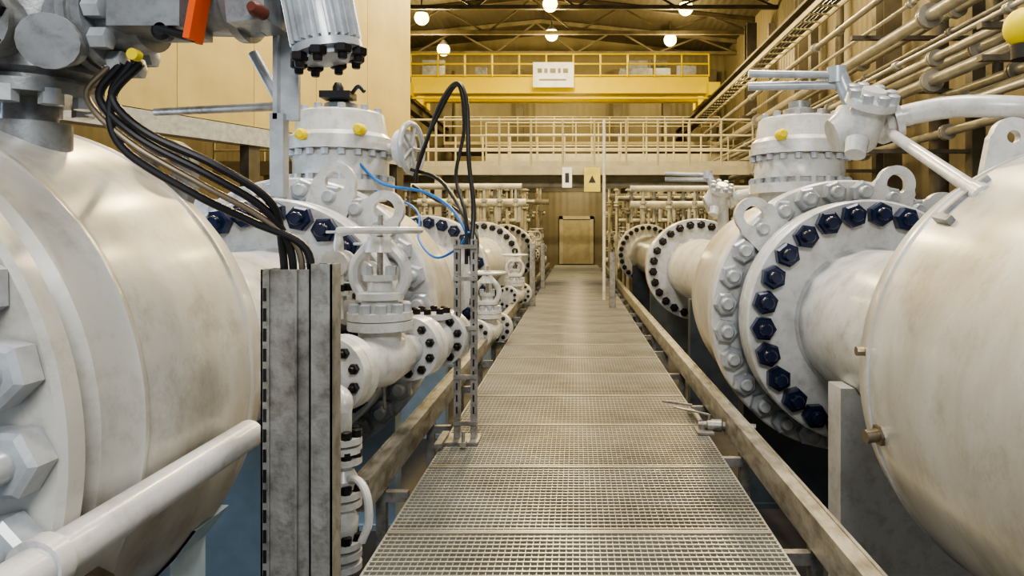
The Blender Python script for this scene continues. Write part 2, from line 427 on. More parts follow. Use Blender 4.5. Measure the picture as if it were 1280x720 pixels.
spool(-1,3.005,5.3,"white pipe spool with dark-blue-nut flange beside valve")
mvl=mid_valve(-1,5.305,7.6,"white flanged ball valve with drum bonnet and cables attached")
spool(-1,7.6,10.7,"cream pipe spool with dark-blue-nut flange",kind='navy')
pair(-1,10.7,'navy')
spool(-1,11.12,17,"long cream pipe spool beside walkway",kind='black')
pair(-1,17)
spool(-1,17.42,22.4,"far cream pipe spool ending in bolted flange",kind='black')
pair(-1,22.4)
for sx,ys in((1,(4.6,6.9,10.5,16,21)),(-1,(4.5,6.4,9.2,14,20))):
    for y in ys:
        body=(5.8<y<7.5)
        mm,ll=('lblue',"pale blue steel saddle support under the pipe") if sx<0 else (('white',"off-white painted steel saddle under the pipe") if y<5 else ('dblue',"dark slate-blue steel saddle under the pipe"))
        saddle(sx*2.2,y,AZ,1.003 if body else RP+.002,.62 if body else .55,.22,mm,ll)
for sx,y in((1,2.2),(-1,2.75)):
    saddle(sx*2.2,y,AZ+(.07 if sx>0 else .12),.99 if sx>0 else .97,.72,.25,'dblue' if sx>0 else 'lblue',"dark slate-blue steel saddle under the valve" if sx>0 else "pale blue steel saddle under the valve")
# near right valve details
e=nvr; zc=AZ+.07
b=B(); b.rev([(0,.045),(.05,.045)],(1.28,2.95,zc-.22),(-1,-.1,-.1),6); b.rev([(0,.028),(.10,.028)],(1.28,2.95,zc-.22),(-1,-.1,-.1),12); b.part("plug",'brass',e,"brass plug")
B().rev([(0,.02),(.05,.02)],(1.24,3.06,zc+.10),(-1,0,0),10).part("plug",'brass',e)
B().plate((1.885,3.12,EYE+.41),(.2,0,1),(1,-.1,-.2),(.1,1,0),.34,.085,.028,.05).part("lifting_lug",'white',e)
b=B()
u=Vector((.62,-.1,.56)).normalized(); n_=Vector((-.6,-.05,.66)).normalized(); v=n_.cross(u)
cc=Vector((1.60,2.84,EYE+.07))
b.obox(cc,u,v,(.30,.13,.025)).obox(cc+v*.055+n_*.045,u,v,(.26,.02,.09)).obox(cc-v*.055+n_*.03,u,v,(.26,.02,.06))
b.obox(cc-u*.12+n_*.05,u,v,(.03,.13,.10))
b.part("strut_clamp",'grey',e)
def gear_operator(par,dx,dy,dz):
    D=Vector((dx,dy,dz))
    def T(p): return Vector(p)+D
    b=B()
    b.rev([(0,.10),(.06,.13),(.10,.165),(.16,.165),(.17,.12),(.28,.12),(.29,.155),(.33,.155),(.35,.10)],T((1.60,4.5,EYE+.60)),(1,0,.35),28)
    b.rev([(-.16,.08),(-.12,.11),(.1,.11),(.12,.15),(.17,.15),(.18,.08),(.22,.07)],T((1.76,4.40,EYE+.66)),(.1,-.5,.85),24)
    b.rev([(0,.07),(.10,.06)],T((1.70,4.35,EYE+.55)),(-.3,-.4,-.9),20)
    b.part("gearbox",'white',par)
    for k in range(8):
        a=2*math.pi*k/8; ax,u,w_=basis((.1,-.5,.85))
        place(NUTV,"gearbox_bolt",par,Vector(T((1.76,4.40,EYE+.66)))+ax*.165+u*(.12*math.cos(a))+w_*(.12*math.sin(a)),(.5,0,0))
    b=B()
    b.tube([T((1.92,4.42,EYE+.68)),T((2.05,4.38,EYE+.72)),T((2.25,4.25,EYE+.74)),T((2.5,4.1,EYE+.71)),T((2.9,4.0,EYE+.66)),T((3.2,3.8,EYE+.62))],.066,16)
    b.rev([(0,.11),(.04,.11)],T((1.95,4.42,EYE+.69)),(1,-.3,.3),20)
    b.part("torque_tube",'white',par)
    b=B()
    b.cyl(T((1.09,4.55,EYE+1.0)),T((1.63,4.5,EYE+.98)),.024).cyl(T((1.10,4.6,EYE+.93)),T((1.68,4.5,EYE+.92)),.028)
    b.cyl(T((1.63,4.5,EYE+1.02)),T((1.74,4.45,EYE+.70)),.05).rev([(-.05,.06),(.05,.06)],T((1.63,4.5,EYE+.98)),(0,0,1),14)
    b.part("pump_handle",'greylight',par)
gear_operator(nvr,0,0,0)
b=B(); b.cyl((1.86,4.25,EYE+.58),(1.60,2.80,EYE+.13),.032,seg=14).rev([(-.04,.047),(.04,.047)],(1.61,2.86,EYE+.149),(.26,1.45,.45),14); b.part("strut",'white',nvr)
e=empty("remote_gear_operator",(1.9,9.2,AZ+.49),"white manual gear operator with twin bar handle above pipe","valve operator")
gear_operator(e,.05,4.7,-.25)
B().cyl((1.87,9.15,AZ+.46),(1.87,9.15,EYE+.42),.07).part("stand",'white',e)
# near left valve details
e=nvl; zc=AZ+.12
b=B(); b.rev([(0,.048),(.06,.048)],(-1.36,2.0,zc-.42),(1,-.25,-.3),6); b.rev([(0,.03),(.11,.03)],(-1.36,2.0,zc-.42),(1,-.25,-.3),14); b.part("plug",'brass',e,"brass plug")
b=B(); b.plate((-1.63,2.86,EYE+.25),(.35,0,1),(1,0,-.35),(.15,1,0),.3,.12,.045,.05); b.part("lifting_lug",'grey',e)
# actuator
e=empty("electric_actuator",(-1.78,2.4,EYE+.30),"grey electric valve actuator with orange lever on valve stem","actuator")
b=B(); b.rev([(-.14,.12),(.06,.12),(.061,.08),(.14,.08),(.141,.21),(.18,.21),(.181,.17),(.2,.17)],(-1.82,2.4,EYE+.30),(0,0,1),28).part("mounting_stem",'grey',e)
b=B(); b.rev([(0,.17),(.02,.20),(.08,.20),(.081,.235),(.12,.235),(.121,.22),(.30,.22),(.301,.24),(.34,.24),(.36,.2),(.48,.13)],(-1.80,2.42,EYE+.5),(0,0,1),32)
b.rev([(0,.13),(.14,.13),(.141,.165),(.17,.165),(.171,.155),(.20,.155),(.201,.175),(.23,.175),(.231,.12),(.34,.11)],(-1.72,2.38,EYE+.68),(1,-.1,.05),32)
b.rev([(0,.11),(.10,.10),(.101,.12),(.13,.12),(.131,.07),(.16,.06)],(-1.80,2.22,EYE+.64),(.15,-1,-.1),24)
b.rev([(0,.07),(.12,.06),(.13,.08),(.16,.08)],(-1.58,2.22,EYE+.58),(.4,-1,-.2),18)
for k in range(10):
    a=math.pi*2*k/10
    b.obox((-1.80+.225*math.cos(a),2.42+.225*math.sin(a),EYE+.71),(math.cos(a),math.sin(a),0),(0,0,1),(.03,.17,.02))
b.part("gear_housing",'grey',e)
for k in range(10):
    a=2*math.pi*k/10
    place(NUTV,"housing_bolt",e,(-1.82+.185*math.cos(a),2.4+.185*math.sin(a),EYE+.405))
    place(NUTV,"housing_bolt",e,(-1.50,2.36-.0+.15*math.cos(a),EYE+.69+.15*math.sin(a)),(0,math.pi/2,0))
for k in range(6):
    a=2*math.pi*k/6+.3
    place(NUT['small'],"housing_screw",e,(-1.785+.095*math.cos(a),2.115,EYE+.628+.095*math.sin(a)))
b=B(); b.rev([(0,.10),(.03,.14),(.10,.15),(.101,.165),(.125,.165),(.126,.15),(.34,.15),(.341,.17),(.37,.17),(.371,.15),(.42,.145),(.45,.11)],(-1.44,2.36,EYE+.80),(1,0,-.02),32)
b.obox((-1.30,2.26,EYE+.72),(1,0,0),(0,1,0),(.22,.2,.2))
b.obox((-1.02,2.3,EYE+.72),(1,0,.1),(0,1,0),(.12,.18,.14))
b.part("motor_housing",'grey',e)
b=B(); b.rev([(-.1,.085),(-.08,.095),(.20,.095),(.21,.085)],(-.86,2.38,EYE+.80),(.2,0,-1),28)
for k in range(22):
    a=2*math.pi*k/22; ax=Vector((.2,0,-1)).normalized(); u=Vector((1,0,.2)).normalized(); v=Vector((0,1,0))
    dd=(u*math.cos(a)+v*math.sin(a)); tt=ax.cross(dd)
    b.obox(Vector((-.86,2.38,EYE+.80))+ax*.08+dd*.103,ax,dd,(.20,.022,.007))
ax=Vector((.2,0,-1)).normalized()
b.rev([(.19,.113),(.215,.113),(.22,.09),(.235,.088),(.24,.04)],(-.86,2.38,EYE+.80),(.2,0,-1),28).rev([(-.05,.118),(-.02,.118)],(-.86,2.38,EYE+.80),(.2,0,-1),28)
b.part("finned_motor",'greylight',e)
for k in range(8):
    a=2*math.pi*k/8
    q=Vector((-.86,2.38,EYE+.80))+ax*.215+(u*math.cos(a)+v*math.sin(a))*.10
    place(NUT['small'],"cover_screw",e,q,(math.pi/2,0,0))
B().rev([(0,.022),(.04,.024),(.06,.015)],(-.96,2.21,EYE+.67),(-.2,-1,.1),16).part("gland",'red',e,"rust red gland")
b=B(); b.bar((-1.09,2.17,EYE+.94),(-1.155,2.17,EYE+.575),.08,.02); b.part("lever",'orange',e,"orange flat lever")
B().rev([(0,.03),(.03,.032),(.04,.02)],(-1.25,2.2,EYE+.61),(0,-1,0),16).cyl((-1.25,2.17,EYE+.61),(-1.15,2.17,EYE+.585),.014).part("lever_knob",'black',e,"black knob")
B().rev([(0,.018),(.03,.018)],(-1.37,2.25,EYE+.55),(0,-1,0),12).part("plug",'yellow',e,"yellow plug")
b=B(); b.box((-1.02,2.45,EYE+.38),(-.945,2.47,EYE+.68)).box((-1.02,2.42,EYE+.38),(-1.005,2.47,EYE+.68)).box((-1.03,2.42,EYE+.12),(-.985,2.47,EYE+.40)).cyl((-1.12,2.5,EYE+.62),(-.99,2.47,EYE+.40),.018)
b.part("support_bracket",'greylight',e)
b=B(); b.cyl((-1.75,3.0,EYE+.5),(-1.01,2.46,EYE+.43),.016); b.top("conduit_pipe",'galv',"thin grey conduit pipe beside actuator","pipe")
b=B(); b.cyl((-1.21,1.2,EYE-.76),(-1.18,2.60,EYE-.73),.052,seg=28).rev([(0,.066),(.05,.066)],(-1.208,1.6,EYE-.752),(.02,1,.01),28); b.top("bypass_pipe",'white',"smooth white pipe running alongside the valve body","pipe")
# ---------------------------------------------------------------- strut posts
def slotted(name,x0,x1,y,z0,z1,label,d=.08,slots=True,m='galv'):
    e=empty(name,((x0+x1)/2,y,z0),label,"strut post",group="galvanised strut posts")
    b=B()
    b.box((x0,y,z0),(x1,y+.006,z1)).box((x0,y,z0),(x0+.006,y+d,z1)).box((x1-.006,y,z0),(x1,y+d,z1))
    b.box((x0,y+d,z0),(x0+.03,y+d+.005,z1)).box((x1-.03,y+d,z0),(x1,y+d+.005,z1))
    if x1-x0>.15: b.box((x0+.03,y-.012,z0),(x0+.034,y,z1)).box((x0+.125,y-.018,z0),(x0+.132,y,z1))
    b.part("channel",m,e)
    if slots:
        b=B(); z=z0+.05
        while z<z1-.06:
            b.box((x0+.008,y-.0015,z),(x0+.020,y+.001,z+.045)); z+=.07
        b.parts("slot",'black',e,"dark punched slot")
    return e
slotted("strut_post",-1.095,-.92,2.50,0.02,EYE-.13,"wide galvanised slotted channel post carrying black cables",.10)
slotted("strut_post",-.912,-.835,2.46,0.02,EYE-.11,"narrow galvanised channel post beside wider channel",.09,False)
b=B(); b.box((-1.09,2.42,-.0),(-.78,2.66,.02)); b.top("base_plate",'galv',"flat galvanised base plate under strut posts","plate")
def cable(pts,r,m,label,name="cable",grp="black cables"):
    return B().tube(pts,r,10,8).top(name,m,label,"cable",group=grp)
starts=[(-1.42,.54),(-1.45,.54),(-1.48,.54),(-1.39,.54)]
for k in range(4):
    o=k*.036
    sx_,sz_=starts[k]
    cable([(sx_,2.30,EYE+sz_),(sx_-.06-o*.3,2.30,EYE+.43),(-1.38-o*.7,2.31,EYE+.32-o*.45),(-1.19-o*.6,2.38,EYE+.22-o*.9),(-1.05-o*.6,2.48,EYE+.10-o*.6),(-.99+.028*k-.05,2.55,EYE-.06),(-.98+.028*k-.05,2.56,EYE-.25)],.014 if k!=2 else .011,'black' if k!=2 else 'brass',"thick black cable curving down from actuator into post" if k!=2 else "brown sheathed cable curving down from actuator into post")
e=empty("strut_stand",(-.80,5.2,0),"slender galvanised strut stand holding cables beside kerb","strut stand")
for x in(-.875,-.755):
    b=B()
    for q in((x,5.15,x+.045,5.155),(x,5.155,x+.005,5.2),(x+.04,5.155,x+.045,5.2)): b.box((q[0],q[1],.02),(q[2],q[3],EYE-.05))
    b.part("upright",'galv',e)
b=B()
for z in(.12,.45,.8,1.15,1.38): b.box((-.875,5.13,z),(-.71,5.148,z+.03))
b.parts("cross_tie",'galv',e)
b=B(); b.box((-.99,5.05,.005),(-.69,5.28,.022)).box((-.97,4.92,.02),(-.92,5.25,.05)).box((-.80,4.95,.02),(-.76,5.02,.05)).cyl((-.78,4.98,.02),(-.78,4.98,.12),.012); b.part("foot",'galv',e)
b=B(); z=.2
while z<1.4: b.box((-.859,5.147,z),(-.847,5.1495,z+.05)).box((-.739,5.147,z),(-.727,5.1495,z+.05)); z+=.085
b.parts("slot",'black',e,"dark punched slot")
for x,y,h in((-.88,14.5,1.25),(.72,14.2,1.1),(-.88,19,1.2)):
    slotted("strut_post",x-.06,x+.06,y,.003,h,"short galvanised post at the walkway edge",.08,False)
cable([P(518,222,6.3),P(532,180,6.1),P(550,130,5.9),P(570,104,5.7),P(583,125,5.6),P(586,200,5.5),P(592,260,5.35),P(588,320,5.25)],.017,'black',"looped black cable arching above strut stand")
cable([P(520,228,6.3),P(524,200,6.1),P(545,150,5.9),P(572,106,5.72),P(580,160,5.6),P(570,220,5.5),P(582,270,5.35),P(583,330,5.25)],.014,'black',"looped black cable arching above strut stand")
cable([P(514,212,6.3),P(545,222,6.1),P(566,245,5.8),P(586,285,5.4),P(590,330,5.28)],.017,'black',"looped black cable arching above strut stand")
cable([P(516,232,6.3),P(545,250,6.1),P(570,262,5.8),P(595,290,5.4),P(594,340,5.28)],.013,'black',"looped black cable arching above strut stand")
cable([P(430,160,6.5),P(440,190,6.3),P(475,228,6.2),P(530,240,6.0),P(565,262,5.7),P(586,300,5.4),P(590,340,5.28)],.013,'blue',"thin blue cable from bonnet to strut stand",grp="blue cables")
cable([P(470,238,6.2),P(520,262,6.0),P(524,300,5.8),P(545,322,5.6),P(572,310,5.4),P(586,290,5.3)],.010,'blue',"thin blue cable looping below flange",grp="blue cables")
B().box((-2.25,6.3,2.68),(-1.98,6.5,2.74)).rev([(0,.05),(.05,.05),(.09,.03)],(-2.12,6.42,2.74),(0,0,1),12).tube([(-2.0,6.4,2.72),(-1.93,6.38,2.79),(-1.87,6.36,2.74)],.018).part("position_indicator",'black',mvl)
b=B(); b.cyl((-1.85,6.55,2.25),(-1.5,6.45,2.25),.05)
b.rev([(0,.10),(.05,.17),(.12,.17),(.13,.1)],(-1.62,6.48,2.25),(1,-.3,0),24); b.part("side_drive",'white',mvl)
b=B(); b.torus((-1.47,6.44,2.25),(1,-.25,0),.22,.026,28,8)
ax_,u_,w_=basis((1,-.25,0))
for a in range(5):
    an=a*2*math.pi/5; b.cyl(Vector((-1.47,6.44,2.25)),Vector((-1.47,6.44,2.25))+u_*(.22*math.cos(an))+w_*(.22*math.sin(an)),.014)
b.part("handwheel",'greylight',mvl)
# ---------------------------------------------------------------- small gate valve left
AXD=(.24,1,0)
def gate_valve(loc,label,hw=.235):
    x,y,z=loc
    e=empty("gate_valve",(x,y,z-.22),label,"valve",group="small gate valves")
    ax=Vector(AXD).normalized(); c=Vector((x,y,z))
    b=B(); b.rev([(-.42,.10),(-.3,.10),(-.2,.14),(0,.165),(.2,.14),(.3,.10),(.42,.10)],c,ax,32)
    b.rev([(0,.11),(.18,.13),(.181,.19),(.235,.19)],c,(0,0,1),28); b.part("body",'white',e)
    b=B()
    for t in(-.46,.38): b.rev([(t,.205),(t+.08,.205)],c,ax,36)
    b.parts("end_flange",'white',e)
    u=ax.cross(Vector((0,0,1))).normalized()
    rz=-math.atan2(ax.x,ax.y)
    for t,fl in((-.46,0),(.46,1),(-.38,1),(.38,0)):
        for k in range(10):
            a=2*math.pi*(k+.5)/10
            place(NUT['small'],"flange_nut",e,c+ax*t+u*(.158*math.cos(a))+Vector((0,0,.158*math.sin(a))),(0,0,rz+(math.pi if fl else 0)))
    b=B(); b.rev([(.24,.19),(.285,.19),(.29,.13),(.36,.10),(.361,.14),(.40,.14),(.41,.08),(.47,.07),(.471,.10),(.505,.10)],c,(0,0,1),28)
    for s_ in(-1,1): b.tube([c+Vector((s_*.10,0,.38)),c+Vector((s_*.15,0,.47)),c+Vector((s_*.14,0,.58)),c+Vector((s_*.05,0,.69))],.036,8)
    b.rev([(.64,.09),(.73,.07)],c,(0,0,1),16)
    b.part("yoke",'white',e)
    for k in range(10):
        a=2*math.pi*k/10; place(NUTV,"bonnet_bolt",e,c+Vector((.155*math.cos(a),.155*math.sin(a),.285)))
    for s_ in(-1,1): place(NUTV,"gland_bolt",e,c+Vector((s_*.07,-.02,.505)))
    B().cyl(c+Vector((0,0,.35)),c+Vector((0,0,.86)),.018).part("stem",'galv',e)
    b=B(); h=c+Vector((0,0,.77)); b.torus(h,(0,0,1),hw,.02,36,8).cyl(h-Vector((0,0,.03)),h+Vector((0,0,.03)),.045)
    for k in range(5):
        a=2*math.pi*k/5; b.cyl(h,h+Vector((hw*math.cos(a),hw*math.sin(a),0)),.012)
    b.part("handwheel",'white',e)
    return e
gc=Vector((-1.17,4.30,.74)); AX=Vector(AXD).normalized()
gv=gate_valve(gc,"white gate valve with handwheel and bolted flanges")
def flnuts(par,c,R,n,fl=False):
    u=AX.cross(Vector((0,0,1))).normalized(); rz=-math.atan2(AX.x,AX.y)
    for k in range(n):
        a=2*math.pi*(k+.5)/n
        place(NUT['small'],"flange_nut",par,c+u*(R*math.cos(a))+Vector((0,0,R*math.sin(a))),(0,0,rz+(math.pi if fl else 0)))
q=gc-AX*.465
e=empty("elbow_pipe",tuple(q-AX*.2-Vector((0,0,.2))),"white flanged elbow pipe feeding the small gate valve","pipe")
B().tube([q-AX*.02,q-AX*.10,q-AX*.19+Vector((-.05,0,-.03)),q-AX*.30+Vector((-.15,0,-.07)),q-AX*.42+Vector((-.30,.02,-.11))],.072,18).part("pipe",'white',e)
B().rev([(-.07,.205),(0,.205)],q,AX,36).part("flange",'white',e)
flnuts(e,q-AX*.07,.158,10)
e=empty("check_valve",tuple(gc+AX*.75+Vector((0,0,-.2))),"white flanged check valve bolted behind the gate valve","valve")
c=gc+AX*.465
b=B(); b.rev([(0,.205),(.07,.205),(.071,.11),(.12,.14),(.26,.16),(.34,.13),(.38,.11),(.381,.195),(.46,.195)],c,AX,36); b.rev([(0,.1),(.16,.1),(.161,.14),(.2,.14)],c+AX*.24,(0,0,1),24); b.part("body",'white',e)
flnuts(e,c+AX*.07,.158,10,True); flnuts(e,c+AX*.38,.152,10)
for k in range(8):
    a=2*math.pi*k/8; place(NUTB,"cover_bolt",e,c+AX*.24+Vector((.11*math.cos(a),.11*math.sin(a),.2)))
b=B(); q=c+AX*.465
b.rev([(0,.195),(.07,.195)],q,AX,32).tube([q,q+AX*.2,q+AX*.3+Vector((-.06,0,0)),q+AX*.38+Vector((-.2,.05,0)),q+AX*.4+Vector((-.40,.05,0))],.08,16)
b.top("elbow_pipe",'white',"white flanged elbow pipe behind the check valve","pipe")
for (x,y,z) in((-1.50,4.55,1.30),(-1.42,4.85,1.22),(-1.56,5.0,.95),(-1.40,3.9,1.12)):
    e=empty("needle_valve",(x,y,z-.3),"small white bolted needle valve on a riser","valve",group="needle valves")
    b=B(); b.cyl((x,y,z-.35),(x,y,z),.03).rev([(-.10,.05),(-.095,.085),(-.06,.085),(-.055,.06),(.055,.06),(.06,.085),(.095,.085),(.10,.05)],(x,y,z),(0,1,0),18).rev([(0,.035),(.1,.03),(.16,.02)],(x,y,z+.04),(0,0,1),14).rev([(-.2,.07),(-.17,.07)],(x,y,z),(0,0,1),16); b.part("body",'white',e)
    B().torus((x,y,z+.2),(0,0,1),.07,.01,20,6).cyl((x-.07,y,z+.2),(x+.07,y,z+.2),.007).part("handwheel",'greylight',e)
    for k in range(6):
        a=2*math.pi*k/6; place(NUTB,"flange_bolt",e,(x+.06*math.cos(a),y+.06*math.sin(a),z-.17))
for pts in(((-1.45,5.0,.62),(-1.40,4.95,.95),(-1.44,4.86,1.02)),((-1.35,4.0,.55),(-1.40,3.95,.72),(-1.40,3.9,.8)),((-1.30,4.9,.30),(-1.33,4.9,.6),(-1.45,5.0,.66))):
    B().tube(pts,.013,8,8).top("sensing_tube",'galv',"thin bent steel sensing tube between small valves","tube",group="sensing tubes")
sxp,syp=-1.17,3.62
e=empty("drain_stack",(sxp,syp,FLOOR),"white vertical drain pipe stack with stacked flanges","drain pipe")
b=B(); b.cyl((sxp,syp,FLOOR),(sxp,syp,.60),.042).rev([(0,.06),(.05,.075),(.10,.05)],(sxp,syp,.21),(0,0,1)); b.rev([(0,.05),(.06,.07),(.12,.075),(.18,.05)],(sxp,syp,-.06),(0,0,1)); b.part("pipe",'white',e)
b=B()
for z in(.44,.395,.34,.17,.125,-.08,-.13,-.19): b.rev([(0,.092),(.032,.092)],(sxp,syp,z),(0,0,1),24)
b.parts("flange",'white',e)
for z in(.472,.372,.202,-.048):
    for k in range(6):
        a=2*math.pi*k/6; place(NUTB,"flange_bolt",e,(sxp+.07*math.cos(a),syp+.07*math.sin(a),z))
b=B(); b.tube([(-1.13,3.58,.27),(-1.06,3.52,.28),(-1.01,3.48,.22),(-1.0,3.47,.10),(-1.03,3.46,.01)],.02,10); b.part("lever_handle",'white',e)
b=B(); b.tube([(sxp,syp,.59),(sxp,syp+.02,.65),(sxp-.06,syp+.08,.68),(sxp-.14,syp+.14,.68)],.042,12); b.part("top_elbow",'white',e)
e=empty("drain_valve",(1.0,5.35,.0),"small grey drain valve with lever at walkway edge","valve")
b=B(); b.rev([(-.12,.025),(-.06,.03),(-.05,.045),(.05,.045),(.06,.03),(.3,.025)],(1.04,5.4,.05),(1,-.2,0),16).cyl((.95,5.4,.001),(.95,5.4,.06),.025).tube([(.94,5.42,.07),(.94,5.7,.07),(.93,5.95,.03)],.018).box((.90,5.3,.003),(1.02,5.5,.02)); b.part("body",'galv',e)
b=B(); b.cyl((1.0,5.4,.06),(1.0,5.4,.13),.012).bar((1.0,5.4,.13),(.76,5.55,.15),.025,.01); b.part("lever_handle",'galv',e)
B().bar((.95,5.9,.08),(.72,6.0,.09),.018,.018).part("lever_handle",'galv',e)
copy_thing(gv,(0.0,5.2,-.55))
copy_thing(gv,(-.0,9.5,-.45))
for x,y,z in((-.35,19.6,.0),(-.25,21.6,.1),(2.9,19.6,.0),(2.9,22.0,.15),(2.85,24.4,.0),(-.3,24.2,.1)):
    copy_thing(gv,(x,y,z))
# ---------------------------------------------------------------- platform
PM={}
def guardrail(x0,x1,y,z,label,h=1.15,n=None,m='rail'):
    e=empty("guardrail",((x0+x1)/2,y,z),label,"railing",group="platform guardrails")
    b=B()
    for hh in(h,h*.66,h*.33): b.cyl((x0,y,z+hh),(x1,y,z+hh),.025,seg=8)
    b.parts("rail",m,e)
    n=n or int((x1-x0)/.75)
    if h not in PM: PM[h]=B().cyl((0,0,0),(0,0,h),.028,seg=8).mesh("rail_post",m)
    for i in range(n+1): place(PM[h],"rail_post",e,(x0+(x1-x0)*i/n,y,z))
    B().box((x0,y-.01,z),(x1,y+.01,z+.12)).part("toe_board",m,e)
    return e
e=empty("elevated_platform",(0,19,3.0),"cream steel elevated crossover platform","platform")
B().box((-9,17.95,3.1),(4.4,20.75,3.14)).part("deck",'grate',e)
B().box((-9,17.85,2.92),(4.4,17.95,3.14)).box((-9,20.75,2.92),(4.4,20.85,3.14)).parts("edge_beam",'rail',e)
b=B()
for x in(-6.5,-3.45,3.5): b.box((x-.08,17.96,FLOOR),(x+.08,18.1,3.1))
b.parts("column",'rail',e)
guardrail(-9,4.4,17.9,3.14,"cream tubular guardrail along elevated platform edge")
guardrail(-9,4.4,20.8,3.14,"cream tubular guardrail along elevated platform edge")
B().box((-3,23.9,3.85),(6.0,25.2,3.99)).top("upper_platform",'rail',"cream upper rear platform deck","platform")
guardrail(-3,6.0,24,3.99,"cream tubular guardrail on upper rear platform")
B().box((-5.5,30,5.0),(6.0,33.21,5.15)).top("upper_platform",'struct',"brown high rear access platform deck","platform")
guardrail(-5.5,6.0,30.05,5.15,"cream tubular guardrail on high rear platform")
B().cyl((.62,15.9,0.003),(.62,15.9,3.98),.035,seg=12).top("standpipe",'white',"tall slim white pole beside the walkway","pole")
e=empty("warning_sign",(.4,17.8,2.5),"pale yellow warning tag hung on platform beam","sign")
B().box((.2,17.80,2.5),(.60,17.82,3.1)).part("panel",'tag',e)
b=B(); b.prism([(.31,2.72),(.49,2.72),(.40,2.90)],17.79,17.8); b.part("black_symbol",'ink',e)
e=empty("notice_sign",(-.22,17.8,2.55),"small white notice sign hung on platform beam","sign")
B().box((-.34,17.80,2.6),(-.1,17.82,3.1)).part("panel",'sign',e)
b=B(); b.box((-.27,17.79,2.72),(-.17,17.8,2.96)); b.part("black_symbol",'ink',e)
rnd=random.Random(7)
for i,(x0,x1,y,z,r) in enumerate(((-3.8,-1.25,16.6,2.55,.07),(-3.8,-1.2,17.3,2.2,.10),(-7.0,4.1,18.7,2.72,.08),(-5,-1.25,21.6,2.4,.06),(1.25,4.1,16.6,2.5,.07),(1.3,4.1,17.2,2.15,.09),(1.25,4.1,21.5,2.5,.08),(-7,5.5,23.5,3.3,.09),(-7,5.5,29.0,3.7,.12),(-5,-1.0,26.3,2.6,.1),(1.2,5.6,26.3,2.8,.1))):
    e=empty("cross_pipe",((x0+x1)/2,y,z),"cream horizontal cross pipe with short droppers","pipe",group="overhead cross pipes")
    B().cyl((x0,y,z),(x1,y,z),r,seg=12).part("pipe",'bgpipe',e)
    x=x0+.3
    while x<x1-.1:
        zb=None
        if abs(x)>3.3: zb=FLOOR
        elif 1.25<abs(x)<3.2: zb=AZ+.93 if y<23 else FLOOR
        if zb is not None:
            rr=r*(.4+.25*rnd.random())
            b=B(); b.cyl((x,y,zb),(x,y,z),rr,seg=8)
            for zz in(z-.45,z-.9-.3*rnd.random()):
                if zz>zb+.1: b.rev([(0,rr*2.2),(.05,rr*2.2),(.051,rr*1.4),(.1,rr*1.4),(.101,rr*2.2),(.15,rr*2.2)],(x,y,zz),(0,0,1),12)
            b.part("dropper",'bgpipe',e)
        x+=.32+rnd.random()*.4
# ---------------------------------------------------------------- crane
e=empty("overhead_crane",(-.6,26,6.4),"yellow overhead travelling bridge crane","crane")
B().box((-5.9,25.8,6.5),(4.75,26.2,7.08)).box((-5.9,27.6,6.5),(4.75,28.0,7.08)).parts("bridge_girder",'yellow',e)
B().box((-5.9,25.72,7.08),(4.75,26.25,7.12)).box((-5.9,25.72,6.46),(4.75,26.25,6.5)).box((-5.9,25.6,6.24),(4.75,25.70,6.30)).parts("girder_lip",'yellow',e)
b=B()
for hh in(7.5,7.85): b.cyl((-5.9,25.7,hh),(4.75,25.7,hh),.03,seg=8)
for i in range(12): b.cyl((-5.9+i*.968,25.7,7.05),(-5.9+i*.968,25.7,7.85),.03,seg=8)
b.part("guard_rail",'yellow',e)
B().box((-6.2,25.2,6.3),(-5.8,28.6,6.75)).box((4.65,25.2,6.3),(5.05,28.6,6.75)).parts("end_carriage",'yellow',e)
B().box((1.6,25.9,7.13),(3.4,27.9,7.4)).box((1.9,26.2,7.4),(2.6,27.6,7.75)).cyl((2.7,26.3,7.6),(3.3,26.3,7.6),.18).part("hoist_trolley",'grey',e)
B().box((-5.5,25.75,7.13),(-4.7,25.95,7.65)).box((3.6,25.75,7.13),(4.3,25.95,7.5)).box((-3.6,25.75,7.13),(-3.2,25.95,7.4)).parts("control_cabinet",'grey',e)
B().box((-1.52,25.44,6.62),(-.08,25.49,7.5)).part("capacity_sign",'sign',e,"white rectangular sign panel")
M['inkf']=mat("faded_sign_ink",(0.25,0.24,0.22),0.6)
b=B()
for i,(x0,x1) in enumerate(((-1.36,-1.2),(-1.12,-1.0),(-.92,-.72),(-.64,-.54),(-.46,-.28))): b.box((x0,25.425,7.12),(x1,25.438,7.28))
b.box((-1.3,25.425,6.85),(-.35,25.438,6.91)); b.part("sign_lettering",'inkf',e,"faded dark lettering")
for x in(-6.0,4.86):
    B().box((x-.15,6 if x>0 else 17.8,5.85),(x+.15,33.9,5.9)).box((x-.03,6 if x>0 else 17.8,5.9),(x+.03,33.9,6.22)).box((x-.15,6 if x>0 else 17.8,6.22),(x+.15,33.9,6.28)).top("crane_runway_beam",'struct',"brown steel runway beam carrying the bridge crane","beam",group="crane runway beams")
